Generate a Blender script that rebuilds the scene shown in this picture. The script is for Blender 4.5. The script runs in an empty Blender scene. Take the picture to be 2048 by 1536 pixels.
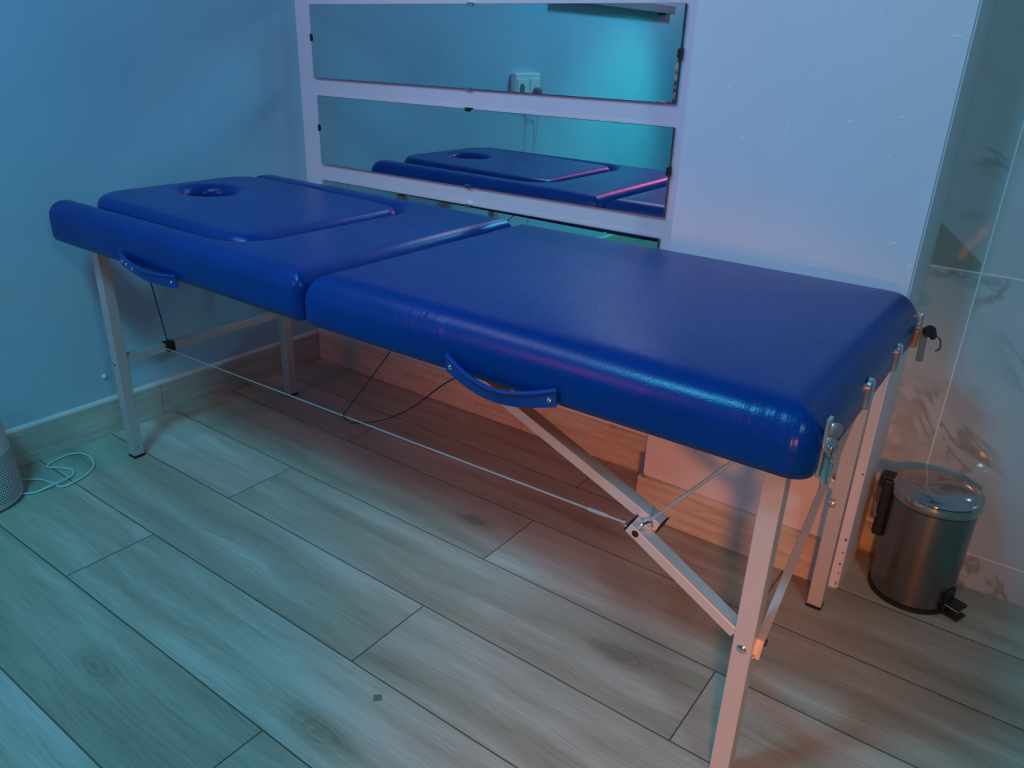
import bpy, bmesh, math, random
from mathutils import Vector, Matrix, Quaternion
random.seed(7)
D = bpy.data
COL = bpy.context.scene.collection
SC = bpy.context.scene
R_ = math.radians
PI = math.pi

# ------------------------------------------------------------------ camera
yaw, pit, rol, FPX = 0.6151, -0.4109, 0.0349, 1539.55
fw = Vector((-math.sin(yaw)*math.cos(pit), math.cos(yaw)*math.cos(pit), math.sin(pit)))
r0 = Vector((math.cos(yaw), math.sin(yaw), 0)); u0 = r0.cross(fw)
rt = math.cos(rol)*r0 + math.sin(rol)*u0; up = -math.sin(rol)*r0 + math.cos(rol)*u0
cam = D.cameras.new('camera'); cam.sensor_width = 36; cam.lens = FPX/2048*36; cam.sensor_fit = 'HORIZONTAL'
cam.clip_start = .02
camo = D.objects.new('camera', cam); COL.objects.link(camo)
M = Matrix((rt, up, -fw)).transposed().to_4x4(); M.translation = Vector((2.1533, -1.7855, 1.0936))
camo.matrix_world = M
SC.camera = camo

# ------------------------------------------------------------------ world, view, lights
w = D.worlds.new('world'); SC.world = w; w.use_nodes = True
w.node_tree.nodes['Background'].inputs[0].default_value = (.02, .03, .05, 1)
w.node_tree.nodes['Background'].inputs[1].default_value = .3
SC.view_settings.view_transform = 'Standard'; SC.view_settings.look = 'None'
SC.view_settings.gamma = 1; SC.view_settings.use_curve_mapping = False
SC.view_settings.exposure = 0.0

def area(name, loc, target, size, power, color, shape='DISK', sy=None, spread=180):
    l = D.lights.new(name, 'AREA'); l.shape = shape; l.size = size
    if sy: l.size_y = sy
    l.energy = power; l.color = color; l.spread = R_(spread)
    o = D.objects.new(name, l); COL.objects.link(o); o.location = loc
    o.rotation_euler = (Vector(target)-Vector(loc)).to_track_quat('-Z', 'Y').to_euler()
    return o
def spot(name, loc, target, size, power, color, ang, blend):
    l = D.lights.new(name, 'SPOT'); l.shadow_soft_size = size; l.energy = power; l.color = color
    l.spot_size = R_(ang); l.spot_blend = blend
    o = D.objects.new(name, l); COL.objects.link(o); o.location = loc
    o.rotation_euler = (Vector(target)-Vector(loc)).to_track_quat('-Z', 'Y').to_euler()
    return o
# blue-cyan ceiling lamp (throws the streaks the mirrors send to the left wall)
area('ceiling_lamp_light', (1.1, -2.02, 2.42), (1.1, -2.02, 0), .40, 34, (.07, .54, .84))
# teal lamp towards the front left of the room
spot('teal_lamp_light', (.85, -2.7, 1.75), (.12, -2.15, .60), .12, 34, (.04, 1.0, .95), 58, .9)
# warm lamp at the front right, shaded so that it shines under the table
spot('warm_lamp_light', (2.5, -2.5, .66), (1.50, -.2, .0), .07, 90, (1.0, .26, .04), 42, .95)
# pale ceiling spot at the left, turned to the back wall
spot('second_ceiling_light', (.35, -1.6, 2.45), (1.25, 0, 1.15), .4, 50, (.62, .68, .95), 84, 1.0)
# dim reddish fill added before the front wall, which has no opening
area('front_fill_light', (.30, -3.35, 1.75), (.80, 0, 1.05), .45, 3.4, (1.0, .16, .30), 'RECTANGLE', 1.0, 80)
# weak cyan lamp on the right
area('right_lamp_light', (3.1, -1.9, 1.9), (1.9, -.1, .8), .3, 3.8, (.42, .88, 1.0), 'DISK', None, 120)
SC.cycles.blur_glossy = 0.0
SC.cycles.sample_clamp_indirect = 25

# ------------------------------------------------------------------ material helpers
def mat(name):
    m = D.materials.new(name); m.use_nodes = True
    return m, m.node_tree, m.node_tree.nodes['Principled BSDF']
def nd(t, ty, **k):
    n = t.nodes.new(ty)
    for a, b in k.items(): setattr(n, a, b)
    return n
def simple(name, col, rough=.5, metal=0, spec=.5, bump=0, bscale=200, coat=0):
    m, t, b = mat(name)
    b.inputs['Base Color'].default_value = (*col, 1); b.inputs['Roughness'].default_value = rough
    b.inputs['Metallic'].default_value = metal; b.inputs['Specular IOR Level'].default_value = spec
    b.inputs['Coat Weight'].default_value = coat
    tc = nd(t, 'ShaderNodeTexCoord'); n = nd(t, 'ShaderNodeTexNoise'); n.inputs['Scale'].default_value = bscale
    t.links.new(tc.outputs['Object'], n.inputs['Vector'])
    if bump:
        bp = nd(t, 'ShaderNodeBump'); bp.inputs['Strength'].default_value = bump; bp.inputs['Distance'].default_value = .002
        t.links.new(n.outputs['Fac'], bp.inputs['Height']); t.links.new(bp.outputs['Normal'], b.inputs['Normal'])
    else:
        mr = nd(t, 'ShaderNodeMapRange'); mr.inputs[3].default_value = max(rough-.04, 0); mr.inputs[4].default_value = rough+.06
        t.links.new(n.outputs['Fac'], mr.inputs[0]); t.links.new(mr.outputs[0], b.inputs['Roughness'])
    return m
class G:
    """tiny math-node builder"""
    def __init__(s, t): s.t = t
    def m(s, op, a, b=None, c=None, clamp=False):
        n = s.t.nodes.new('ShaderNodeMath'); n.operation = op; n.use_clamp = clamp
        for i, v in enumerate((a, b, c)):
            if v is None: continue
            if isinstance(v, (int, float)): n.inputs[i].default_value = v
            else: s.t.links.new(v, n.inputs[i])
        return n.outputs[0]
    def pos(s, kind='Object'):
        tc = s.t.nodes.new('ShaderNodeTexCoord'); sp = s.t.nodes.new('ShaderNodeSeparateXYZ')
        s.t.links.new(tc.outputs[kind], sp.inputs[0]); return sp.outputs
    def comb(s, x, y, z):
        n = s.t.nodes.new('ShaderNodeCombineXYZ')
        for i, v in enumerate((x, y, z)):
            if isinstance(v, (int, float)): n.inputs[i].default_value = v
            else: s.t.links.new(v, n.inputs[i])
        return n.outputs[0]
    def noise(s, v, scale=1, detail=4, rough=.5, dist=0):
        n = s.t.nodes.new('ShaderNodeTexNoise'); n.inputs['Scale'].default_value = scale
        n.inputs['Detail'].default_value = detail; n.inputs['Roughness'].default_value = rough
        n.inputs['Distortion'].default_value = dist; s.t.links.new(v, n.inputs['Vector']); return n.outputs['Fac']
    def white(s, v):
        n = s.t.nodes.new('ShaderNodeTexWhiteNoise'); s.t.links.new(v, n.inputs['Vector']); return n.outputs['Value']
    def ramp(s, f, stops):
        n = s.t.nodes.new('ShaderNodeValToRGB'); e = n.color_ramp.elements
        while len(e) < len(stops): e.new(.5)
        for el, (p, c) in zip(e, stops): el.position = p; el.color = (*c, 1)
        s.t.links.new(f, n.inputs[0]); return n.outputs[0]
    def mix(s, f, a, b, mode='MIX'):
        n = s.t.nodes.new('ShaderNodeMix'); n.data_type = 'RGBA'; n.blend_type = mode
        for i, v in ((0, f), (6, a), (7, b)):
            if isinstance(v, (int, float)): n.inputs[i].default_value = v
            elif isinstance(v, tuple): n.inputs[i].default_value = (*v, 1)
            else: s.t.links.new(v, n.inputs[i])
        return n.outputs[2]
    def smooth(s, f, a, b):
        n = s.t.nodes.new('ShaderNodeMapRange'); n.interpolation_type = 'SMOOTHSTEP'
        n.inputs[1].default_value = a; n.inputs[2].default_value = b; s.t.links.new(f, n.inputs[0]); return n.outputs[0]
    def bump(s, bsdf, h, strength, dist=.002):
        n = s.t.nodes.new('ShaderNodeBump'); n.inputs['Strength'].default_value = strength
        n.inputs['Distance'].default_value = dist; s.t.links.new(h, n.inputs['Height'])
        s.t.links.new(n.outputs['Normal'], bsdf.inputs['Normal'])

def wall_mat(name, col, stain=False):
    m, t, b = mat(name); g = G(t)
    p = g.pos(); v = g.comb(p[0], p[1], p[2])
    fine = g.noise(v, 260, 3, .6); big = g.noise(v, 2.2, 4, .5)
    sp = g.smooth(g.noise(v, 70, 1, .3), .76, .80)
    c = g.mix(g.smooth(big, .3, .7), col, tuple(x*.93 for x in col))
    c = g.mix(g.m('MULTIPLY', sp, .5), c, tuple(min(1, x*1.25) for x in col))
    if stain:   # faint vertical dribble under the socket
        dy = g.m('MULTIPLY', g.m('ADD', p[1], 1.315), 90)
        gz = g.m('MULTIPLY', g.smooth(p[2], .55, .6), g.m('SUBTRACT', 1, g.smooth(p[2], .86, .9)))
        s_ = g.m('MULTIPLY', g.m('EXPONENT', g.m('MULTIPLY', g.m('MULTIPLY', dy, dy), -1.)), gz)
        c = g.mix(g.m('MULTIPLY', s_, .35), c, (.25, .22, .22))
    t.links.new(c, b.inputs['Base Color']); b.inputs['Roughness'].default_value = .55
    b.inputs['Specular IOR Level'].default_value = .3
    h = g.m('ADD', g.m('MULTIPLY', fine, .5), g.m('MULTIPLY', sp, 1.2))
    g.bump(b, h, .35, .0012)
    return m

def floor_mat():
    m, t, b = mat('wood_look_floor'); g = G(t); p = g.pos()
    x, y = p[0], p[1]
    PW, PL = .2065, 1.25
    rv = g.m('DIVIDE', g.m('ADD', y, 1.2255+PW*40), PW)
    row = g.m('FLOOR', rv); fy = g.m('FRACT', rv)
    par = g.m('MODULO', row, 2)          # row of y in (-1.2255,-1.019) is 40 -> even: joint at .578
    off = g.m('ADD', g.m('MULTIPLY', par, 1.256-.577), .577)
    cv = g.m('DIVIDE', g.m('ADD', g.m('SUBTRACT', x, off), PL*20), PL)
    colx = g.m('FLOOR', cv); fx = g.m('FRACT', cv)
    ey = g.m('MULTIPLY', g.m('MINIMUM', fy, g.m('SUBTRACT', 1, fy)), PW)
    ex = g.m('MULTIPLY', g.m('MINIMUM', fx, g.m('SUBTRACT', 1, fx)), PL)
    edge = g.m('MINIMUM', ey, ex)
    joint = g.m('SUBTRACT', 1, g.smooth(edge, .0009, .0022))
    idn = g.white(g.comb(row, colx, 3.3)); idn2 = g.white(g.comb(row, colx, 9.1))
    ox = g.m('MULTIPLY', idn, 37.); oy = g.m('MULTIPLY', idn2, 19.)
    wob = g.m('MULTIPLY', g.noise(g.comb(g.m('ADD', g.m('MULTIPLY', x, 1.6), ox), g.m('ADD', g.m('MULTIPLY', y, 3.), oy), 0.), 1.3, 2), .07)
    yy = g.m('ADD', y, wob)
    streak = g.noise(g.comb(g.m('ADD', g.m('MULTIPLY', x, 1.3), ox), g.m('ADD', g.m('MULTIPLY', yy, 17.), oy), 0.), 1., 3, .5)
    fine = g.noise(g.comb(g.m('ADD', g.m('MULTIPLY', x, 9.), ox), g.m('ADD', g.m('MULTIPLY', yy, 190.), oy), 0.), 1., 5, .65)
    patch = g.noise(g.comb(g.m('ADD', g.m('MULTIPLY', x, 1.8), oy), g.m('ADD', g.m('MULTIPLY', y, 6.), ox), 0.), 1., 2, .4)
    # knots
    vo = nd(t, 'ShaderNodeTexVoronoi'); vo.inputs['Scale'].default_value = 1.
    t.links.new(g.comb(g.m('ADD', g.m('MULTIPLY', x, 1.9), ox), g.m('ADD', g.m('MULTIPLY', y, 4.2), oy), 0.), vo.inputs['Vector'])
    kd = vo.outputs['Distance']
    kn = g.m('MULTIPLY', g.m('SUBTRACT', 1, g.smooth(kd, .0, .17)), g.smooth(g.white(vo.outputs['Position']), .55, .6))
    rings = g.m('MULTIPLY', g.m('ADD', g.m('SINE', g.m('MULTIPLY', g.m('ADD', kd, g.m('MULTIPLY', fine, .03)), 95.)), 1), g.m('MULTIPLY', kn, .06))
    f = g.m('ADD', g.m('MULTIPLY', streak, .50), g.m('ADD', g.m('MULTIPLY', fine, .32), g.m('MULTIPLY', patch, .25)))
    f = g.m('ADD', f, g.m('MULTIPLY', g.m('SUBTRACT', idn, .5), .10))
    f = g.m('SUBTRACT', f, g.m('ADD', g.m('MULTIPLY', kn, .17), rings))
    for kx, ky, ks in ((1.335, -1.173, 1.2), (.883, -1.322, 1.), (1.659, -.683, .9)):
        ax = g.m('MULTIPLY', g.m('SUBTRACT', x, kx), .42); ay = g.m('SUBTRACT', y, ky)
        kd2 = g.m('ADD', g.m('SQRT', g.m('ADD', g.m('MULTIPLY', ax, ax), g.m('MULTIPLY', ay, ay))), g.m('MULTIPLY', g.m('SUBTRACT', streak, .5), .035))
        kk = g.m('SUBTRACT', 1, g.smooth(kd2, .004*ks, .042*ks))
        rg = g.m('MULTIPLY', g.m('SINE', g.m('MULTIPLY', kd2, 560.)), g.m('MULTIPLY', kk, .03))
        f = g.m('SUBTRACT', f, g.m('ADD', g.m('MULTIPLY', kk, .12), rg))
    c = g.ramp(f, [(.30, (.24, .18, .13)), (.43, (.37, .305, .225)), (.55, (.48, .41, .32)), (.68, (.64, .58, .49))])
    c = g.mix(g.m('MULTIPLY', joint, .8), c, (.05, .035, .028))
    # chipped fleck on one plank
    dx = g.m('SUBTRACT', x, 1.360); dyy = g.m('ADD', y, 1.053)
    dd = g.m('ADD', g.m('ABSOLUTE', dx), g.m('ABSOLUTE', dyy))
    c = g.mix(g.m('MULTIPLY', g.m('SUBTRACT', 1, g.smooth(dd, .009, .0125)), .75), c, (.12, .085, .06))
    t.links.new(c, b.inputs['Base Color'])
    t.links.new(g.m('ADD', g.m('MULTIPLY', fine, .2), .36), b.inputs['Roughness'])
    b.inputs['Specular IOR Level'].default_value = .35
    g.bump(b, g.m('SUBTRACT', g.m('MULTIPLY', fine, .35), joint), .35, .0015)
    return m

def base_mat():     # wood-look skirting tile; long axis is the larger of x / y
    m, t, b = mat('wood_look_skirting'); g = G(t); p = g.pos()
    l = g.m('ADD', p[0], p[1])
    s = g.noise(g.comb(g.m('MULTIPLY', l, 5.), g.m('MULTIPLY', p[2], 60.), 0.), 1., 5, .6)
    dk = g.smooth(g.noise(g.comb(g.m('MULTIPLY', l, 26.), g.m('MULTIPLY', p[2], 130.), 2.), 1., 2, .5), .66, .74)
    c = g.ramp(s, [(.3, (.46, .40, .33)), (.55, (.62, .56, .49)), (.75, (.72, .66, .60))])
    c = g.mix(g.m('MULTIPLY', dk, .55), c, (.16, .10, .06))
    t.links.new(c, b.inputs['Base Color']); b.inputs['Roughness'].default_value = .42
    g.bump(b, s, .2, .001)
    return m

def tile_mat():     # glossy marble tile; joints at measured places
    m, t, b = mat('marble_wall_tile'); g = G(t); p = g.pos()
    x, z = p[0], p[2]
    TW, TH = 1.22, .6238
    fx = g.m('FRACT', g.m('DIVIDE', g.m('ADD', g.m('SUBTRACT', x, 2.0392), TW*10), TW))
    fz = g.m('FRACT', g.m('DIVIDE', g.m('ADD', g.m('SUBTRACT', z, .085), TH*10), TH))
    ix = g.m('FLOOR', g.m('DIVIDE', g.m('ADD', g.m('SUBTRACT', x, 2.0392), TW*10), TW))
    iz = g.m('FLOOR', g.m('DIVIDE', g.m('ADD', g.m('SUBTRACT', z, .085), TH*10), TH))
    ex = g.m('MULTIPLY', g.m('MINIMUM', fx, g.m('SUBTRACT', 1, fx)), TW)
    ez = g.m('MULTIPLY', g.m('MINIMUM', fz, g.m('SUBTRACT', 1, fz)), TH)
    j = g.m('SUBTRACT', 1, g.smooth(g.m('MINIMUM', ex, ez), .0008, .0022))
    o1 = g.m('MULTIPLY', g.white(g.comb(ix, iz, 1.)), 23.)
    v = g.comb(g.m('ADD', g.m('MULTIPLY', x, 2.2), o1), g.m('ADD', g.m('MULTIPLY', z, 2.6), g.m('MULTIPLY', x, 1.1)), o1)
    n = g.noise(v, 1.15, 4, .55, 1.6)
    a = g.m('ABSOLUTE', g.m('SUBTRACT', n, .5))
    vein = g.m('SUBTRACT', 1, g.smooth(a, .004, .04))
    soft = g.smooth(g.noise(v, .8, 3, .5, .8), .52, .66)
    c = g.mix(g.m('MULTIPLY', soft, .30), (.54, .55, .58), (.34, .33, .33))
    vf = g.m('MULTIPLY', vein, g.smooth(g.noise(v, 1.7, 2), .45, .62))
    c = g.mix(g.m('MULTIPLY', vf, .55), c, (.22, .17, .12))
    # one broad brown vein just above the horizontal joint beside the pillar
    q = g.m('SUBTRACT', g.m('ADD', .790, g.m('MULTIPLY', g.m('SUBTRACT', 1.955, x), .78)), z)
    w1 = g.m('MULTIPLY', g.smooth(q, -.006, .004), g.m('MULTIPLY', g.smooth(z, .707, .711), g.m('SUBTRACT', 1, g.smooth(x, 2.034, 2.038))))
    c = g.mix(g.m('MULTIPLY', w1, .6), c, (.24, .20, .15))
    c = g.mix(g.m('MULTIPLY', j, .9), c, (.86, .86, .86))
    t.links.new(c, b.inputs['Base Color']); b.inputs['Roughness'].default_value = .09
    b.inputs['Specular IOR Level'].default_value = .5
    g.bump(b, g.m('MULTIPLY', j, -1.), .3, .001)
    return m

def vinyl_mat(name, col=(.0003, .041, .25), rough=.27):
    m, t, b = mat(name); g = G(t); p = g.pos(); v = g.comb(p[0], p[1], p[2])
    vo = nd(t, 'ShaderNodeTexVoronoi'); vo.inputs['Scale'].default_value = 420
    t.links.new(v, vo.inputs['Vector'])
    n = g.noise(v, 9, 3, .5); n2 = g.noise(v, 650, 2, .5)
    c = g.mix(g.smooth(n, .35, .7), col, tuple(x*.86 for x in col))
    t.links.new(c, b.inputs['Base Color'])
    t.links.new(g.m('ADD', g.m('MULTIPLY', n2, .12), rough-.06), b.inputs['Roughness'])
    b.inputs['Specular IOR Level'].default_value = .27
    # fine creases gathered on the near upper edge of the panels
    wr = g.noise(g.comb(g.m('MULTIPLY', p[0], 75.), g.m('MULTIPLY', p[1], 9.), g.m('MULTIPLY', p[2], 14.)), 1., 3, .6, .5)
    msk = g.m('MULTIPLY', g.m('SUBTRACT', 1, g.smooth(p[1], -.335, -.275)), g.smooth(g.noise(v, 7, 2), .48, .62))
    h = g.m('ADD', g.m('MULTIPLY', vo.outputs['Distance'], .35), g.m('ADD', g.m('MULTIPLY', g.m('MULTIPLY', wr, msk), 6.0), g.m('MULTIPLY', n, 2.0)))
    g.bump(b, h, .15, .002)
    return m

def mirror_mat(name, x1=None, zb=None):
    m, t, b = mat(name); g = G(t)
    b.inputs['Base Color'].default_value = (.80, .86, .85, 1); b.inputs['Metallic'].default_value = 1
    b.inputs['Roughness'].default_value = .012
    if x1:      # silvering eaten away at the lower right corner
        p = g.pos(); v = g.comb(p[0], p[1], p[2])
        n = g.noise(v, 210, 3, .6); n2 = g.noise(v, 40, 2)
        dx = g.m('SUBTRACT', x1, p[0]); dz = g.m('SUBTRACT', p[2], zb)
        a = g.m('SUBTRACT', g.m('MULTIPLY', g.m('SUBTRACT', 1, g.smooth(dx, .0, .016)), g.m('SUBTRACT', 1, g.smooth(dz, .08, .125))), g.m('MULTIPLY', n, .95))
        c_ = g.m('SUBTRACT', g.m('MULTIPLY', g.m('SUBTRACT', 1, g.smooth(dz, .0, .008)), g.m('SUBTRACT', 1, g.smooth(dx, .03, .07))), g.m('MULTIPLY', n, .9))
        k = g.smooth(g.m('MAXIMUM', a, c_), 0, .08)
        t.links.new(g.mix(k, (.80, .86, .85), g.ramp(n2, [(.4, (.05, .04, .03)), (.55, (.45, .42, .38))])), b.inputs['Base Color'])
        t.links.new(g.m('MULTIPLY', g.m('SUBTRACT', 1, k), 1.), b.inputs['Metallic'])
        t.links.new(g.m('ADD', g.m('MULTIPLY', k, .4), .012), b.inputs['Roughness'])
    return m

def perf_mat():
    m, t, b = mat('perforated_white_plastic'); g = G(t)
    tc = nd(t, 'ShaderNodeTexCoord'); sp = nd(t, 'ShaderNodeSeparateXYZ'); t.links.new(tc.outputs['UV'], sp.inputs[0])
    rv = g.m('MULTIPLY', sp.outputs[1], 60.); row = g.m('FLOOR', rv); fv = g.m('SUBTRACT', g.m('FRACT', rv), .5)
    ru = g.m('ADD', g.m('MULTIPLY', sp.outputs[0], 84.), g.m('MULTIPLY', g.m('MODULO', row, 2), .5))
    fu = g.m('SUBTRACT', g.m('FRACT', ru), .5)
    d = g.m('SQRT', g.m('ADD', g.m('POWER', g.m('MULTIPLY', fu, 1.), 2), g.m('POWER', g.m('MULTIPLY', fv, .95), 2)))
    hole = g.m('SUBTRACT', 1, g.smooth(d, .26, .33))
    zone = g.m('MULTIPLY', g.smooth(sp.outputs[1], .065, .07), g.m('SUBTRACT', 1, g.smooth(sp.outputs[1], .50, .505)))
    hole = g.m('MULTIPLY', hole, zone)
    t.links.new(g.mix(hole, (.74, .75, .76), (.03, .03, .035)), b.inputs['Base Color'])
    b.inputs['Roughness'].default_value = .45
    g.bump(b, g.m('MULTIPLY', hole, -1.), .8, .002)
    return m

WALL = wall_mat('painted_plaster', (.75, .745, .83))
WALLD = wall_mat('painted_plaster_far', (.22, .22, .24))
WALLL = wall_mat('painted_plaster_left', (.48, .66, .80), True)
CEIL = wall_mat('ceiling_paint', (.35, .35, .36))
FLOOR = floor_mat(); BASE = base_mat(); TILE = tile_mat()
GROUT = simple('skirting_top_grout', (.72, .70, .66), .4)
VINYL = vinyl_mat('blue_vinyl'); VSTRAP = vinyl_mat('blue_vinyl_strap', (.006, .06, .33), .32)
ALU = simple('grey_lacquered_aluminium', (.62, .60, .60), .38, .35)
ALU2 = simple('bare_aluminium', (.66, .66, .67), .28, .85)
CHROME = simple('chrome', (.75, .74, .72), .16, 1)
STEEL = simple('cable_steel', (.62, .64, .62), .38, .7)
BLACK = simple('black_plastic', (.012, .012, .013), .38)
RUBBER = simple('black_rubber', (.015, .014, .014), .6)
DECK = simple('dark_plywood', (.045, .032, .025), .7)
WHITEP = simple('white_plastic', (.90, .91, .89), .3)
GREYP = simple('grey_plastic', (.22, .23, .25), .45)
BIN = simple('brushed_stainless', (.27, .25, .235), .24, 1)
BINLID = simple('polished_stainless', (.55, .52, .50), .07, 1)
PERF = perf_mat()
CORDM = simple('white_cord', (.72, .75, .72), .4)
BCORD = simple('black_cord', (.01, .01, .01), .6)
EDGE = simple('green_glass_edge', (.04, .07, .06), .2)

# ------------------------------------------------------------------ mesh helpers
def link(name, bm, m, parent=None, smooth=False, loc=None, angle=40):
    me = D.meshes.new(name); bmesh.ops.recalc_face_normals(bm, faces=bm.faces); bm.to_mesh(me); bm.free()
    me.materials.append(m)
    if smooth:
        me.polygons.foreach_set('use_smooth', [True]*len(me.polygons))
        try: me.set_sharp_from_angle(angle=R_(angle))
        except Exception: pass
    o = D.objects.new(name, me); COL.objects.link(o)
    if parent: o.parent = parent
    if loc: o.location = loc
    return o
def box(bm, x0, x1, y0, y1, z0, z1, bev=0, mtx=None, seg=2):
    r = bmesh.ops.create_cube(bm, size=1)
    vs = r['verts']
    for v in vs: v.co = Vector(((x0+x1)/2+v.co.x*(x1-x0), (y0+y1)/2+v.co.y*(y1-y0), (z0+z1)/2+v.co.z*(z1-z0)))
    if mtx: bmesh.ops.transform(bm, matrix=mtx, verts=vs)
    if bev:
        es = list({e for v in vs for e in v.link_edges})
        bmesh.ops.bevel(bm, geom=es, offset=bev, segments=seg, affect='EDGES', profile=.5)
def beam(bm, a, b, wy, wz, upv=(0, 0, 1), bev=.0015):
    """rectangular tube from a to b"""
    a, b = Vector(a), Vector(b); d = b-a; L = d.length; d.normalize()
    s = Vector(upv).cross(d).normalized(); u = d.cross(s)
    m = Matrix((d, s, u)).transposed().to_4x4(); m.translation = a
    box(bm, 0, L, -wy/2, wy/2, -wz/2, wz/2, bev, m)
def tube(bm, pts, r, n=8, closed=False, caps=True):
    pts = [Vector(p) for p in pts]; rings = []
    N = len(pts); prev = None
    for i, p in enumerate(pts):
        if closed: d = pts[(i+1) % N]-pts[i-1]
        else: d = pts[min(i+1, N-1)]-pts[max(i-1, 0)]
        d.normalize()
        if prev is None:
            s = d.orthogonal().normalized()
        else:
            s = (prev - d*prev.dot(d)).normalized()
        prev = s; t_ = d.cross(s)
        rr = r[i] if isinstance(r, (list, tuple)) else r
        rings.append([bm.verts.new(p+rr*(math.cos(2*PI*k/n)*s+math.sin(2*PI*k/n)*t_)) for k in range(n)])
    for i in range(N if closed else N-1):
        A, B = rings[i], rings[(i+1) % N]
        for k in range(n): bm.faces.new((A[k], A[(k+1) % n], B[(k+1) % n], B[k]))
    if caps and not closed:
        bm.faces.new(rings[0][::-1]); bm.faces.new(rings[-1])
def crv(pts, n=8):
    """catmull-rom"""
    P = [Vector(p) for p in pts]; P = [P[0]*2-P[1]]+P+[P[-1]*2-P[-2]]; out = []
    for i in range(1, len(P)-2):
        for k in range(n):
            t = k/n; a, b, c, d = P[i-1:i+3]
            out.append(.5*((2*b)+(c-a)*t+(2*a-5*b+4*c-d)*t*t+(3*b-a-3*c+d)*t**3))
    out.append(P[-2]); return out
def lathe(bm, prof, n=64, c=(0, 0, 0), uv=False):
    c = Vector(c); rings = []
    for r, z in prof:
        rings.append([bm.verts.new(c+Vector((r*math.cos(2*PI*k/n), r*math.sin(2*PI*k/n), z))) for k in range(n)] if r > 1e-6 else [bm.verts.new(c+Vector((0, 0, z)))])
    ul = bm.loops.layers.uv.verify() if uv else None
    zs = [z for _, z in prof]; z0, z1 = min(zs), max(zs)
    for i in range(len(rings)-1):
        A, B = rings[i], rings[i+1]
        for k in range(n):
            k2 = (k+1) % n
            if len(A) == 1 and len(B) == 1: continue
            if len(A) == 1: f = bm.faces.new((A[0], B[k2], B[k])); us = (k, k+1, k); vs = (prof[i][1], prof[i+1][1], prof[i+1][1])
            elif len(B) == 1: f = bm.faces.new((A[k], A[k2], B[0])); us = (k, k+1, k); vs = (prof[i][1], prof[i][1], prof[i+1][1])
            else: f = bm.faces.new((A[k], A[k2], B[k2], B[k])); us = (k, k+1, k+1, k); vs = (prof[i][1], prof[i][1], prof[i+1][1], prof[i+1][1])
            if ul:
                for lp, u_, v_ in zip(f.loops, us, vs): lp[ul].uv = (u_/n, (v_-z0)/(z1-z0))
def disc(bm, c, axis, r, h, n=20, dome=0):
    """short cylinder from c along axis"""
    q = Vector(axis).to_track_quat('Z', 'Y').to_matrix().to_4x4(); q.translation = Vector(c)
    b2 = bmesh.new(); pr = [(0, 0), (r, 0), (r, h*.7), (r*.88, h)]
    if dome: pr += [(r*.6, h+dome*.6), (r*.3, h+dome*.92)]
    pr.append((0, h+dome)); lathe(b2, pr, n); bmesh.ops.transform(b2, matrix=q, verts=b2.verts)
    me = D.meshes.new('t'); b2.to_mesh(me); b2.free(); bm.from_mesh(me); D.meshes.remove(me)
def empty(name, loc, rz=0):
    o = D.objects.new(name, None); COL.objects.link(o); o.location = loc; o.rotation_euler.z = rz; o.empty_display_size = .1
    return o
def tag(o, label, cat, group=None):
    o['label'] = label; o['category'] = cat
    if group: o['group'] = group
    return o
def struct(o):
    o['kind'] = 'structure'; return o

# ------------------------------------------------------------------ room shell
RX, RY, RZ = 3.3, -3.4, 2.6      # right wall x, front wall y, ceiling
PX0, PX1, PD = 1.4461, 1.9462, -.1958
HB = .1098
bm = bmesh.new(); box(bm, -.2, RX+.2, RY-.2, .2, -.1, 0); struct(link('floor', bm, FLOOR))
bm = bmesh.new(); box(bm, -.2, RX+.2, RY-.2, .2, RZ, RZ+.1); struct(link('ceiling', bm, CEIL))
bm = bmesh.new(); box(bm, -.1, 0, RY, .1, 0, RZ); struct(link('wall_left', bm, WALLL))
bm = bmesh.new(); box(bm, 0, PX0, 0, .1, 0, RZ); struct(link('wall_back', bm, WALL))
bm = bmesh.new()
box(bm, PX0, PX1, PD, .1, 0, RZ)
es = [e for e in bm.edges if abs(e.verts[0].co.z-e.verts[1].co.z) > 1 and e.verts[0].co.y < 0]
bmesh.ops.bevel(bm, geom=es, offset=.004, segments=3, affect='EDGES')
struct(link('wall_pillar', bm, WALL))
bm = bmesh.new(); box(bm, PX1, RX, 0, .1, 0, RZ); struct(link('wall_tiled', bm, TILE))
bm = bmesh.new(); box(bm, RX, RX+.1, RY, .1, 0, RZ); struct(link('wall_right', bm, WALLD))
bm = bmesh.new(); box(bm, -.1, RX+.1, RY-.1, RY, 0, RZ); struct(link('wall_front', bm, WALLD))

def skirting(name, a, b, nrm, joints):
    """tile skirting a->b on the floor, nrm points into the room"""
    a, b, nrm = Vector(a), Vector(b), Vector(nrm); d = (b-a); L = d.length; d.normalize()
    bm = bmesh.new(); e = .0008
    js = [0]+joints+[L]
    for i in range(len(js)-1):
        m = Matrix((d, nrm, Vector((0, 0, 1)))).transposed().to_4x4(); m.translation = a
        box(bm, js[i]+e, js[i+1]-e, 0, .010, 0, HB-.006, .0012, m)
    o = struct(link(name, bm, BASE))
    bm = bmesh.new()
    prof = [(0, HB-.006), (.010, HB-.006), (.0085, HB-.0015), (.005, HB+.002), (0, HB+.004)]
    A = [bm.verts.new(a+nrm*p+Vector((0, 0, z))) for p, z in prof]; B = [bm.verts.new(b+nrm*p+Vector((0, 0, z))) for p, z in prof]
    for i in range(len(prof)): bm.faces.new((A[i], A[(i+1) % len(prof)], B[(i+1) % len(prof)], B[i]))
    bm.faces.new(A); bm.faces.new(B)
    link('top_fillet', bm, GROUT if 'left' in name else BASE, o)
    return o
skirting('baseboard_left', (0, 0, 0), (0, RY, 0), (1, 0, 0), [.64, 1.89])
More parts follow.
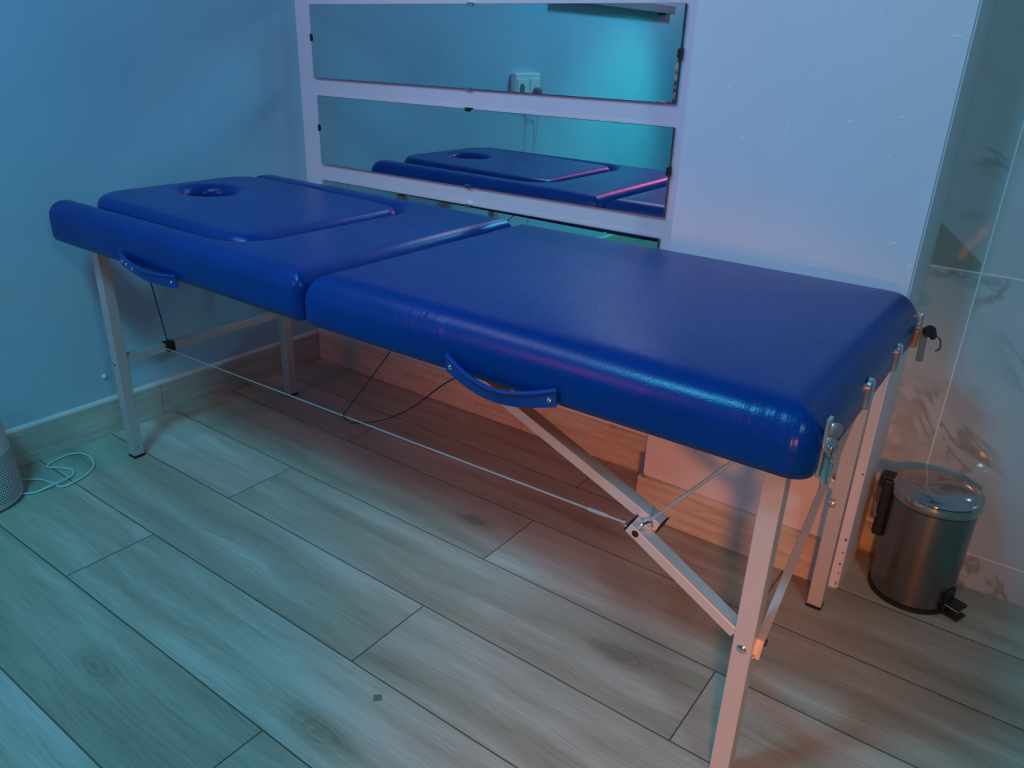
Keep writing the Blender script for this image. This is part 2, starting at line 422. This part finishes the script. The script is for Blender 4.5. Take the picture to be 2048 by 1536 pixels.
skirting('baseboard_back', (.0105, 0, 0), (PX0, 0, 0), (0, -1, 0), [.93])
skirting('baseboard_pillar', (PX0-.008, PD, 0), (1.897, PD, 0), (0, -1, 0), [])
skirting('baseboard_pillar_side', (PX0, -.0105, 0), (PX0, PD-.008, 0), (-1, 0, 0), [])
# chipped plaster at the foot of the pillar corner
bm = bmesh.new()
for k in range(7):
    z = random.uniform(.0, 1)**2*.3+.008; s_ = random.uniform(.002, .0055)
    v = [(PX1-.004+random.uniform(-.002, .003), PD-.0012, z), (PX1-.004-s_*random.uniform(.5, 1.2), PD-.0012, z+s_*.3), (PX1-.005-s_*.5, PD-.0012, z+s_*1.3), (PX1-.003, PD-.0012, z+s_)]
    A = [bm.verts.new(q) for q in v]; B = [bm.verts.new((q[0], PD+.001, q[2])) for q in v]
    bm.faces.new(A)
    for i in range(4): bm.faces.new((A[i], A[(i+1) % 4], B[(i+1) % 4], B[i]))
struct(link('trim_1', bm, simple('flaked_plaster', (.16, .13, .12), .8)))

# ------------------------------------------------------------------ mirrors
def mirror(label, x0, x1, z0, z1, clips, worn=False):
    root = empty('wall_mirror', ((x0+x1)/2, 0, z0))
    ox, oz = (x0+x1)/2, z0
    bm = bmesh.new(); box(bm, x0-ox, x1-ox, -.0085, -.0025, 0, z1-z0, .0004, None, 1)
    link('backing', bm, EDGE, root)
    bm = bmesh.new(); box(bm, x0-ox+.0008, x1-ox-.0008, -.0105, -.0086, .0008, z1-z0-.0008)
    link('glass', bm, mirror_mat('mirror_glass', (x1-ox) if worn else None, 0.0 if worn else None), root)
    for (cx, cz, side, cm) in clips:
        bm = bmesh.new(); x, z = cx-ox, cz-oz
        if side in 'tb':
            s_ = 1 if side == 't' else -1
            box(bm, x-.010, x+.010, -.0125, 0, z+s_*.0015-.0012, z+s_*.0015+.0012+.001, .0005)
            box(bm, x-.009, x+.009, -.0135, -.0112, min(z, z-s_*.006), max(z, z-s_*.006), .0008)
        else:
            s_ = -1 if side == 'l' else 1
            box(bm, x+s_*.0015-.0014, x+s_*.0015+.0014, -.0125, 0, z-.011, z+.011, .0005)
            box(bm, min(x, x-s_*.006), max(x, x-s_*.006), -.0135, -.0112, z-.010, z+.010, .0008)
        link('clip', bm, cm, root)
    return tag(root, label, 'mirror', None)
mirror('topmost of the long horizontal wall mirrors, with a corroded lower right corner', .078, 1.3374, .987, 1.199,
       [(.72, 1.199, 't', CHROME), (.714, .987, 'b', CHROME), (.078, 1.105, 'l', BLACK), (1.3374, 1.096, 'r', BLACK)], True)
mirror('middle long horizontal wall mirror, reflecting most of the blue massage table', .0885, 1.3409, .7207, .9342,
       [(.715, .9342, 't', BLACK), (.717, .7207, 'b', CHROME), (.0885, .835, 'l', BLACK), (1.3409, .833, 'r', BLACK)])
mirror('lowest long wall mirror, mostly hidden behind the massage table', .0885, 1.333, .454, .6673,
       [(.718, .6673, 't', CHROME)])

# ------------------------------------------------------------------ massage table
TX, TY = 1.0441, -.5599
T = empty('massage_table', (TX, TY, 0), .004)
tag(T, 'folding massage table upholstered in blue vinyl on grey metal legs', 'massage table')
Z0, ZT, HW, HL = .6095, .7063, .3466, .93
RE = .056                     # rounding of the upper edge
def outline(poly, ins, nseg=10, step=.025):
    """axis-aligned polygon (x, y, r) counter-clockwise, inset by ins, corners rounded; constant point count"""
    n = len(poly); V = [Vector((p[0], p[1])) for p in poly]; C = []; RR = []
    for i in range(n):
        d0 = (V[i]-V[i-1]).normalized(); d1 = (V[(i+1) % n]-V[i]).normalized()
        n0 = Vector((-d0.y, d0.x)); n1 = Vector((-d1.y, d1.x))
        cross = d0.x*d1.y-d0.y*d1.x
        C.append((V[i]+(n0+n1)*ins, d0, d1, n0, n1, cross)); RR.append(max(poly[i][2]-ins, .0006+.15*max(poly[i][2]-ins, 0)) if cross > 0 else poly[i][2]+ins)
    out = []
    for i in range(n):
        c, d0, d1, n0, n1, cr = C[i]; r = RR[i]; s_ = 1 if cr > 0 else -1
        cen = c+(n0+n1)*r*s_
        for k in range(nseg+1):
            a = PI/2*k/nseg; out.append(cen-(n0*math.cos(a)+n1*math.sin(a))*r*s_)
        j = (i+1) % n; cj, rj = C[j], RR[j]; sj = 1 if cj[5] > 0 else -1
        e = cj[0]+(cj[3]+cj[4])*rj*sj-cj[3]*rj*sj; st = out[-1]
        m = max(2, int((V[j]-V[i]).length/step))
        for k in range(1, m): out.append(st.lerp(e, k/m))
    return out
def edge_profile(re, h):
    pr = [(.012, 0.0), (.004, .002), (0.0, .012), (0.0, (h-re)*.6), (0.0, h-re)]
    for k in range(1, 13):
        a = PI/2*k/12
        pr.append((re*(1-math.cos(a)), h-re+re*math.sin(a)))
    return pr
def slab(name, poly, h, re, tilt=None, inner=(), ripple=0):
    bm = bmesh.new(); rings = []
    for ins, z in edge_profile(re, h)+[(re+i, h+z) for i, z in inner]:
        rings.append([bm.verts.new((p.x, p.y, Z0+z)) for p in outline(poly, ins)])
    n = len(rings[0])
    for i in range(len(rings)-1):
        for k in range(n): bm.faces.new((rings[i][k], rings[i][(k+1) % n], rings[i+1][(k+1) % n], rings[i+1][k]))
    bm.faces.new(rings[0][::-1]); bm.faces.new(rings[-1])
    if tilt:
        for v in bm.verts: v.co.z += tilt(v.co)
    return link(name, bm, VINYL, T, True, None, 60)
ltilt = lambda c: .008*(-c.x/HL) if c.x < 0 else 0
slab('cushion', [(.0012, -HW, .022), (HL+.005, -HW, .036), (HL+.006, HW, .055), (.0012, HW, .022)], ZT-Z0, RE, None, ((.02, .0012), (.06, .0025), (.12, .0035), (.2, .004), (.28, .004)))
PY0, PY1, PXR = -.266, .250, -.270     # recess limits
ri = .075
slab('cushion', [(-HL-.022, -HW, .035), (-.0012, -HW, .022), (-.0012, HW, .022), (-HL-.022, HW, .035), (-HL-.022, PY1, .03), (PXR, PY1, ri), (PXR, PY0, ri), (-HL-.022, PY0, .03)], ZT-Z0, .040, ltilt)
def headpad():
    hc = (-.770, .002); ha, hb_ = .072, .062; h = .099; re = .028; rr = .028
    x0, x1, y0, y1 = -HL+.004, PXR-.004, PY0+.004, PY1-.004
    poly = [(x0, y0, .10), (x1, y0, ri-.004), (x1, y1, ri-.004), (x0, y1, .10)]
    lift = lambda x: .008*max(0, (-.3-x)/.63)
    bm = bmesh.new(); rings = [[(p.x, p.y, Z0+z) for p in outline(poly, ins)] for ins, z in edge_profile(re, h)]
    last = rings[-1]; ang = [math.atan2((c[1]-hc[1])/hb_, (c[0]-hc[0])/ha) for c in last]
    for f in (.15, .35, .6, .82):
        rings.append([(c[0]*(1-f)+(hc[0]+(ha+rr)*math.cos(a))*f, c[1]*(1-f)+(hc[1]+(hb_+rr)*math.sin(a))*f, Z0+h) for c, a in zip(last, ang)])
    for k in range(0, 9):
        t = PI/2*k/8; e = rr*(1-math.sin(t)); z = h-rr*(1-math.cos(t))
        rings.append([(hc[0]+(ha+e)*math.cos(a), hc[1]+(hb_+e)*math.sin(a), Z0+z) for a in ang])
    rings.append([(hc[0]+ha*math.cos(a), hc[1]+hb_*math.sin(a), Z0) for a in ang])
    rings = [[bm.verts.new(p) for p in r] for r in rings]; n = len(rings[0])
    for i in range(len(rings)-1):
        for k in range(n): bm.faces.new((rings[i][k], rings[i][(k+1) % n], rings[i+1][(k+1) % n], rings[i+1][k]))
    A, B = rings[-1], rings[0]
    for k in range(n): bm.faces.new((A[k], A[(k+1) % n], B[(k+1) % n], B[k]))
    for v in bm.verts: v.co.z += ltilt(v.co)+(lift(v.co.x) if v.co.z > Z0+.03 else 0)
    o = link('headrest_pad', bm, VINYL, T, True, None, 60); o['label'] = 'raised head section with oval face hole'
headpad()
for x0, x1 in ((-HL+.02, -.004), (.004, HL-.02)):
    bm = bmesh.new(); box(bm, x0, x1, -HW+.045, HW-.045, Z0-.012, Z0-.0005, .002)
    if x0 < 0:
        for v in bm.verts: v.co.z += ltilt(v.co)
    link('deck_board', bm, DECK, T)

# legs
LX = {'l': -.8569, 'r': .8793}; LYN, LYF = -.2729, .2735
LS = .030
def leg(x, y):
    bm = bmesh.new(); box(bm, x-LS/2, x+LS/2, y-LS/2, y+LS/2, .007, Z0-.012, .002)
    l = link('leg', bm, ALU, T)
    bm = bmesh.new(); box(bm, x-LS/2-.0006, x+LS/2+.0006, y-LS/2-.0006, y+LS/2+.0006, 0, .0075, .001)
    link('rubber_foot', bm, RUBBER, l)
    return l
legs = {(a, b): leg(LX[a], y) for a in 'lr' for b, y in (('n', LYN), ('f', LYF))}
def bolt(name, c, ax, r, par, m=CHROME, h=.002, dome=.002):
    bm = bmesh.new(); disc(bm, c, ax, r, h, 20, dome)
    # phillips cross as shallow dark bars is too small; keep a raised rim
    return link(name, bm, m, par, True)
yl = LYN-LS/2
bolt('bolt', (LX['r'], yl, .283), (0, -1, 0), .0075, legs['r', 'n'])
bolt('bolt', (LX['r']+LS/2, LYN+.004, .262), (1, 0, 0), .006, legs['r', 'n'])
bolt('bolt', (LX['l'], yl, .285), (0, -1, 0), .006, legs['l', 'n'])
bolt('bolt', (LX['l']+LS/2, LYN, .032), (1, 0, 0), .003, legs['l', 'n'], CHROME, .001, .001)
bolt('bolt', (LX['r']-.008, LYF-LS/2-.012, .268), (0, -1, 0), .008, legs['r', 'f'], ALU2)
# crossbar between the head end legs
bm = bmesh.new(); beam(bm, (LX['l'], LYN+LS/2, .292), (LX['l'], LYF-LS/2, .292), .020, .024)
cb = link('crossbar', bm, ALU, T)
bm = bmesh.new(); box(bm, LX['l']-.013, LX['l']+.013, LYN+.128, LYN+.158, .276, .306, .004)
cl = link('cable_strap', bm, BLACK, cb); cl['label'] = 'black strap round the bar'
bm = bmesh.new(); tube(bm, crv([(LX['l']+.008, LYN+.135, .300), (LX['l']+.016, LYN+.122, .298), (LX['l']+.014, LYN+.128, .282), (LX['l']+.010, LYN+.138, .279)]), .002, 6)
link('ring', bm, CHROME, cb, True)
# folding struts at the foot end, near and far side
def strut(sy, par):
    ya, yb = (LYN, LYN+.0285) if sy < 0 else (LYF, LYF-.0285)
    jx, jz = .686, .405
    bm = bmesh.new(); beam(bm, (jx-.012, ya, jz+.0065), (LX['r']-(LS/2 if sy < 0 else -.004), ya, .302 if sy < 0 else .291), .027, .019)
    lo = link('strut', bm, ALU, T)
    bm = bmesh.new(); beam(bm, (.275, yb, .594), (jx+.026, yb, jz+.001+.004), .027, .019)
    upo = link('strut', bm, ALU, T)
    for p, q, yy in ((( jx-.0125, jz+.0067), (-.9, .43), ya), ((jx+.0265, jz+.0048), (.92, -.40), yb)):
        bm = bmesh.new(); d = Vector((q[0], 0, q[1])).normalized(); a = Vector((p[0], yy, p[1]))
        beam(bm, a, a+d*.0022, .0285, .0205, (0, 0, 1), .0005); link('end_cap', bm, BLACK, lo if yy == ya else upo)
    bm = bmesh.new(); s_ = -1 if sy < 0 else 1
    disc(bm, (jx+.002, ya+s_*.0136, jz), (0, s_, 0), .0058, .0008); link('pivot_hole', bm, BLACK, lo)
    return lo
strut(-1, T); strut(1, T)
# bracket where the far strut meets its leg
bm = bmesh.new(); beam(bm, (.79, LYF+.018, .395), (.875, LYF+.018, .345), .006, .036)
link('strut_bracket', bm, ALU, T)
# diagonal stay between the foot end legs
bm = bmesh.new()
xo = LX['r']+LS/2+.003
beam(bm, (xo, LYN+.002, .262), (xo, LYN+.014, .290), .004, .012, (1, 0, 0), .0006)
beam(bm, (xo, LYN+.014, .290), (LX['r']+.004, LYF-.030, .545), .004, .013, (1, 0, 0), .0006)
link('diagonal_stay', bm, ALU, T)
bm = bmesh.new(); disc(bm, (xo+.002, LYN+.020, .283), (1, 0, 0), .006, .006); link('stay_knob', bm, BLACK, T, True)
# cables
jy = LYN-.002
A = Vector((LX['l']+.014, LYN+.125, .293)); B = Vector((.664, LYN-.004, .411))
bm = bmesh.new(); tube(bm, [A, A*.3+B*.7, B], .0019, 8); 
lc = link('tension_cable', bm, STEEL, T, True)
bm = bmesh.new(); d = (B-A).normalized(); tube(bm, [B-d*.07, B-d*.035, B-d*.03, B+d*.002], [.0033, .0033, .002, .002], 8); link('ferrule', bm, STEEL, lc, True)
C0 = Vector((.700, LYN+.004, .424)); C1 = Vector((.838, LYN+.01, .600))
bm = bmesh.new(); tube(bm, [C0, C0.lerp(C1, .25), C0.lerp(C1, .27), C1], [.0018, .0018, .003, .003], 8)
link('stay_cable', bm, STEEL, T, True)
bm = bmesh.new()
tube(bm, crv([(.690, LYN-.010, .414), (.696, LYN-.004, .421), (.703, LYN+.006, .423), (.704, LYN+.012, .412)]), .0024, 8)
tube(bm, [Vector((.668, LYN-.004, .410))+Vector((.010*math.cos(a), .001, .005*math.sin(a))) for a in [2*PI*k/14 for k in range(14)]], .0013, 6, True)
link('eye_hook', bm, CHROME, T, True)
bm = bmesh.new(); tube(bm, [(-.61, LYN-.02, .603), (LX['l']+.004, LYN+.14, .305)], .0016, 6); link('stay_cable', bm, BCORD, T, True)
# black elastic loop round the long cable
K = A.lerp(B, .5345)
bm = bmesh.new()
tube(bm, crv([(.176, -.285, .605), (.14, -.262, .56), (K.x+.02, K.y-.004, K.z+.035), (K.x-.001, K.y-.006, K.z+.006), (K.x+.002, K.y-.001, K.z-.008), (K.x+.03, K.y-.004, K.z-.004),
              (K.x+.11, K.y-.006, K.z+.028), (K.x+.20, K.y-.010, K.z+.085), (K.x+.285, K.y-.015, K.z+.160), (.372, -.285, .605)], 10), .0014, 6)
link('elastic_cord', bm, BCORD, T, True)

# carrying handles
def handle(x0, z0, x1, z1, sag, bulge, lab, screws):
    yf = -HW-.001; n = 28; bm = bmesh.new(); wd = .029; th = .0035; rows = []; topl = []
    for i in range(n+1):
        t = i/n; s_ = math.sin(PI*t)**1.0; e = min(1, min(t, 1-t)/.10)
        x = x0+(x1-x0)*t; z = z0+(z1-z0)*t-sag*s_; y = yf-.003-bulge*(s_*.9)
        tl = .25*s_                                    # band leans outwards at its middle
        uz = Vector((0, -math.sin(tl), math.cos(tl))); ny = Vector((0, -math.cos(tl), -math.sin(tl)))
        c = Vector((x, y, z)); w_ = wd*(1-.12*s_)
        rows.append([c+uz*w_/2, c+uz*w_/2+ny*th, c-uz*w_/2+ny*th, c-uz*w_/2]); topl.append(c+uz*(w_/2-.002)+ny*th*.7)
    R = [[bm.verts.new(v) for v in r] for r in rows]
    for i in range(n):
        for k in range(4): bm.faces.new((R[i][k], R[i+1][k], R[i+1][(k+1) % 4], R[i][(k+1) % 4]))
    bm.faces.new(R[0]); bm.faces.new(R[-1][::-1])
    h = link('carry_handle', bm, VSTRAP, T, True); h['label'] = lab
    bm = bmesh.new(); tube(bm, topl, .0036, 8); link('piping', bm, VSTRAP, h, True)
    for t in screws:
        s_ = math.sin(PI*t); c = (x0+(x1-x0)*t, yf-.0065-bulge*s_*.9, z0+(z1-z0)*t-sag*s_-.002)
        bolt('rivet', c, (0, -1, 0), .0042, h, CHROME, .001, .0015)
    return h
handle(.360, .629, .570, .627, .021, .016, 'blue strap handle on the foot half', (.05, .95))
handle(-.603, .630, -.388, .616, .009, .010, 'blue strap handle on the head half', (.05, .14, .27, .93))

# end fittings
xe = HL+.006
def plate(y, z, hgt, wid, tilt=0):
    bm = bmesh.new(); n = 32; pr = []
    for k in range(n):
        a = 2*PI*k/n; dy = math.cos(a)*wid/2; dz = math.sin(a)*wid/2+(hgt-wid)/2*(1 if math.sin(a) >= 0 else -1)
        pr.append((dy, dz))
    rings = [[bm.verts.new((xe+ox, y+p*s_, z+q*(1-(1-s_)*wid/hgt))) for p, q in pr] for ox, s_ in ((-.002, 1), (.0035, 1), (.006, .84), (.007, .6))]
    for i in range(3):
        for k in range(n): bm.faces.new((rings[i][k], rings[i][(k+1) % n], rings[i+1][(k+1) % n], rings[i+1][k]))
    bm.faces.new(rings[0]); bm.faces.new(rings[-1])
    p = link('end_plate', bm, ALU2, T, True); p['label'] = 'oval metal plate'
plate(-.078, .645, .050, .027); plate(.128, .640, .050, .027)
plate(.338-.03, .662, .03, .012)
def latch(y, far=False):
    e = empty('latch', (xe, y, .655)); e.parent = T
    bm = bmesh.new(); box(bm, -.003, .0015, -.009, .009, -.045, .036, .001); link('base_plate', bm, ALU2, e)
    bm = bmesh.new(); box(bm, .002, .011, -.0065, .0065, -.052, .002, .003, None, 3); link('lever', bm, CHROME if not far else simple('dull_brass', (.55, .32, .18), .35, .9), e, True)
    bm = bmesh.new()
    for sy, z, s_ in ((.010, .018, 1), (-.002, .001, 1.15)):
        disc(bm, (.006, sy, z), (.6, -.6, .25), .0095*s_, .002, 18)
    link('wing', bm, ALU2, e, True)
    bm = bmesh.new(); tube(bm, crv([(.004, -.007, -.012), (.014, -.009, -.02), (.013, -.005, -.042), (.010, .003, -.058), (.008, .008, -.042), (.010, .008, -.02), (.004, .007, -.012)]), .0012, 6)
    tube(bm, crv([(.003, -.008, -.02), (.013, 0, -.023), (.003, .009, -.02)]), .0013, 6)
    link('hook', bm, CHROME, e, True)
    bm = bmesh.new(); beam(bm, (.004, 0, -.046), (.006, -.004, -.062), .002, .010); link('tongue', bm, ALU2, e)
latch(-.306)
# far latch hangs open
e = empty('latch', (xe+.002, .318, .640)); e.parent = T
bm = bmesh.new(); box(bm, -.02, .004, -.012, .004, -.035, 0, .003); link('base_plate', bm, simple('copper_toned_steel', (.60, .30, .16), .4, .6), e)
bm = bmesh.new(); beam(bm, (.010, 0, .006), (.014, .002, -.062), .004, .013); link('lever', bm, GREYP, e)
bm = bmesh.new(); disc(bm, (.018, .0, .0), (.5, -1, .2), .011, .006); disc(bm, (.024, .004, -.008), (1, -.4, .1), .008, .005)
tube(bm, crv([(.026, 0, -.005), (.038, .002, -.012), (.042, .002, -.028), (.036, .002, -.036)]), .0012, 6); link('catch', bm, BLACK, e, True)
# small latch at the head end
e = empty('latch', (-HL-.001, -.305, .640)); e.parent = T
bm = bmesh.new(); box(bm, -.004, .012, -.014, .014, -.030, .020, .002); link('base_plate', bm, WHITEP, e)
bm = bmesh.new(); box(bm, -.009, -.003, -.008, .008, -.022, .010, .002); link('lever', bm, CHROME, e)

# ------------------------------------------------------------------ pedal bin
BX, BY = 2.078, -.096
bn = tag(empty('pedal_bin', (BX, BY, 0)), 'small round stainless steel pedal bin beside the pillar', 'bin')
bm = bmesh.new(); lathe(bm, [(0, 0), (.083, 0), (.0865, .002), (.0865, .011), (.083, .013), (0, .013)]); link('base_ring', bm, BLACK, bn, True, None, 30)
bm = bmesh.new(); lathe(bm, [(.0, .0131), (.0835, .0131), (.0835, .238), (.081, .240), (.0, .240)]); link('body', bm, BIN, bn, True, None, 30)
bm = bmesh.new()
lathe(bm, [(.0, .2405), (.0845, .2405), (.0875, .2425), (.0885, .245), (.0885, .262), (.0875, .265), (.083, .2655), (.080, .2665), (.074, .271), (.060, .2765), (.04, .280), (.02, .2815), (0, .282)], 96)
link('lid', bm, BINLID, bn, True, None, 45)
bm = bmesh.new(); box(bm, -.103, -.080, -.024, .024, .12, .262, .006); box(bm, -.112, -.082, -.017, .017, .235, .268, .005)
link('hinge', bm, BLACK, bn)
bm = bmesh.new(); tube(bm, crv([(-.1, -.028, .17), (-.108, -.02, .20), (-.108, .02, .20), (-.1, .028, .17)]), .002, 6); link('carry_wire', bm, CHROME, bn, True)
pr_ = Matrix.Rotation(R_(-22), 4, 'Z')
bm = bmesh.new(); box(bm, .074, .120, -.017, .017, .004, .010, .002, pr_); 
box(bm, .082, .118, -.016, .016, .028, .036, .003, pr_ @ Matrix.Translation((0, 0, 0))); box(bm, .080, .088, -.015, .015, .008, .06, .002, pr_)
pd = link('pedal', bm, BLACK, bn)
bm = bmesh.new(); box(bm, .086, .1185, -.0168, -.0155, .026, .029, .0005, pr_); link('pedal_edge', bm, CHROME, pd)

# ------------------------------------------------------------------ perforated purifier with its cord
PXc, PYc = .112, -1.212
pu = tag(empty('air_purifier', (PXc, PYc, 0)), 'white tapering cylinder with perforated sides standing by the left wall', 'air purifier')
bm = bmesh.new(); lathe(bm, [(0, .0), (.085, .0), (.094, .004), (.099, .012), (.1, .022), (.099, .06), (.0955, .12), (.090, .18), (.084, .235), (.080, .262), (.074, .275), (.060, .281), (0, .282)], 96, uv=True)
link('housing', bm, PERF, pu, True, None, 60)
bm = bmesh.new(); lathe(bm, [(.0, .283), (.045, .283), (.047, .2815), (.047, .281)], 48); link('top_grille', bm, GREYP, pu, True)
zc = .004
L_ = lambda x, y, z=zc: (x-PXc, y-PYc, z)
bm = bmesh.new()
cord = [L_(.088, -1.113, .008), L_(.100, -1.088), L_(.125, -1.068), L_(.165, -1.058), L_(.205, -1.050), L_(.198, -1.000), L_(.176, -.960), L_(.147, -.938), L_(.095, -.925), L_(.052, -.940),
        L_(.048, -.985), L_(.068, -1.025), L_(.105, -1.005), L_(.135, -.992), L_(.165, -1.004), L_(.182, -1.035, .009), L_(.185, -1.07, .009), L_(.180, -1.10, .004), L_(.171, -1.121, .004), L_(.150, -1.145, .006)]
tube(bm, crv(cord, 8), .0026, 8)
link('power_cord', bm, CORDM, pu, True)

# ------------------------------------------------------------------ socket, plug and lead on the left wall (seen in the mirrors)
so = tag(empty('wall_socket', (0, -1.285, .915)), 'white double wall socket, reflected in the top mirror', 'socket')
bm = bmesh.new(); box(bm, 0, .030, -.098, .098, -.045, .080, .006); link('housing', bm, WHITEP, so)
for yc in (.050,):
    bm = bmesh.new(); box(bm, .0302, .034, yc-.036, yc+.036, -.036, .056, .002); f = link('cover_frame', bm, WHITEP, so)
    b2 = bmesh.new(); disc(b2, (.0342, yc, .016), (1, 0, 0), .021, .0006, 28); link('outlet', b2, GREYP, f)
bm = bmesh.new(); box(bm, .0302, .034, -.086, -.014, -.036, .056, .002); link('cover_frame', bm, WHITEP, so)
pg = tag(empty('power_plug', (.034, -1.338, .915)), 'grey plug with a thin lead hanging from the double socket', 'plug')
bm = bmesh.new(); disc(bm, (.0005, 0, 0), (1, 0, 0), .020, .028, 24, .003); link('plug_body', bm, GREYP, pg, True)
bm = bmesh.new(); tube(bm, crv([(.022, -.006, -.016), (.020, -.03, -.05), (-.016, -.056, -.11), (-.026, -.062, -.20), (-.028, -.052, -.27), (-.030, -.056, -.42), (-.028, -.03, -.6), (-.019, -.02, -.79)]), .0025, 6); link('lead', bm, CORDM, pg, True)

# shelf on the left wall (only its end shows in the top mirror)
sh = tag(empty('wall_shelf', (0, -2.09, 1.312)), 'dark shelf board on the wall, its edge showing in the top mirror', 'shelf')
bm = bmesh.new(); box(bm, 0, .045, -.61, .61, -.012, .03, .002); link('board', bm, GREYP, sh)
for yy in (-.5, .5):
    bm = bmesh.new(); box(bm, 0, .035, yy-.01, yy+.01, -.020, -.012, .001); link('bracket', bm, BLACK, sh)

# screws left in the wall
for (y, z), lab in (((-.798, .180), 'white screw cap on the left wall just outside the table leg'), ((-.475, .205), 'small screw cap on the left wall beneath the table crossbar')):
    bm = bmesh.new(); disc(bm, (0, 0, 0), (1, 0, 0), .0065, .004, 20, .003)
    tag(link('screw_cap', bm, WHITEP, None, True, (0, y, z)), lab, 'screw')
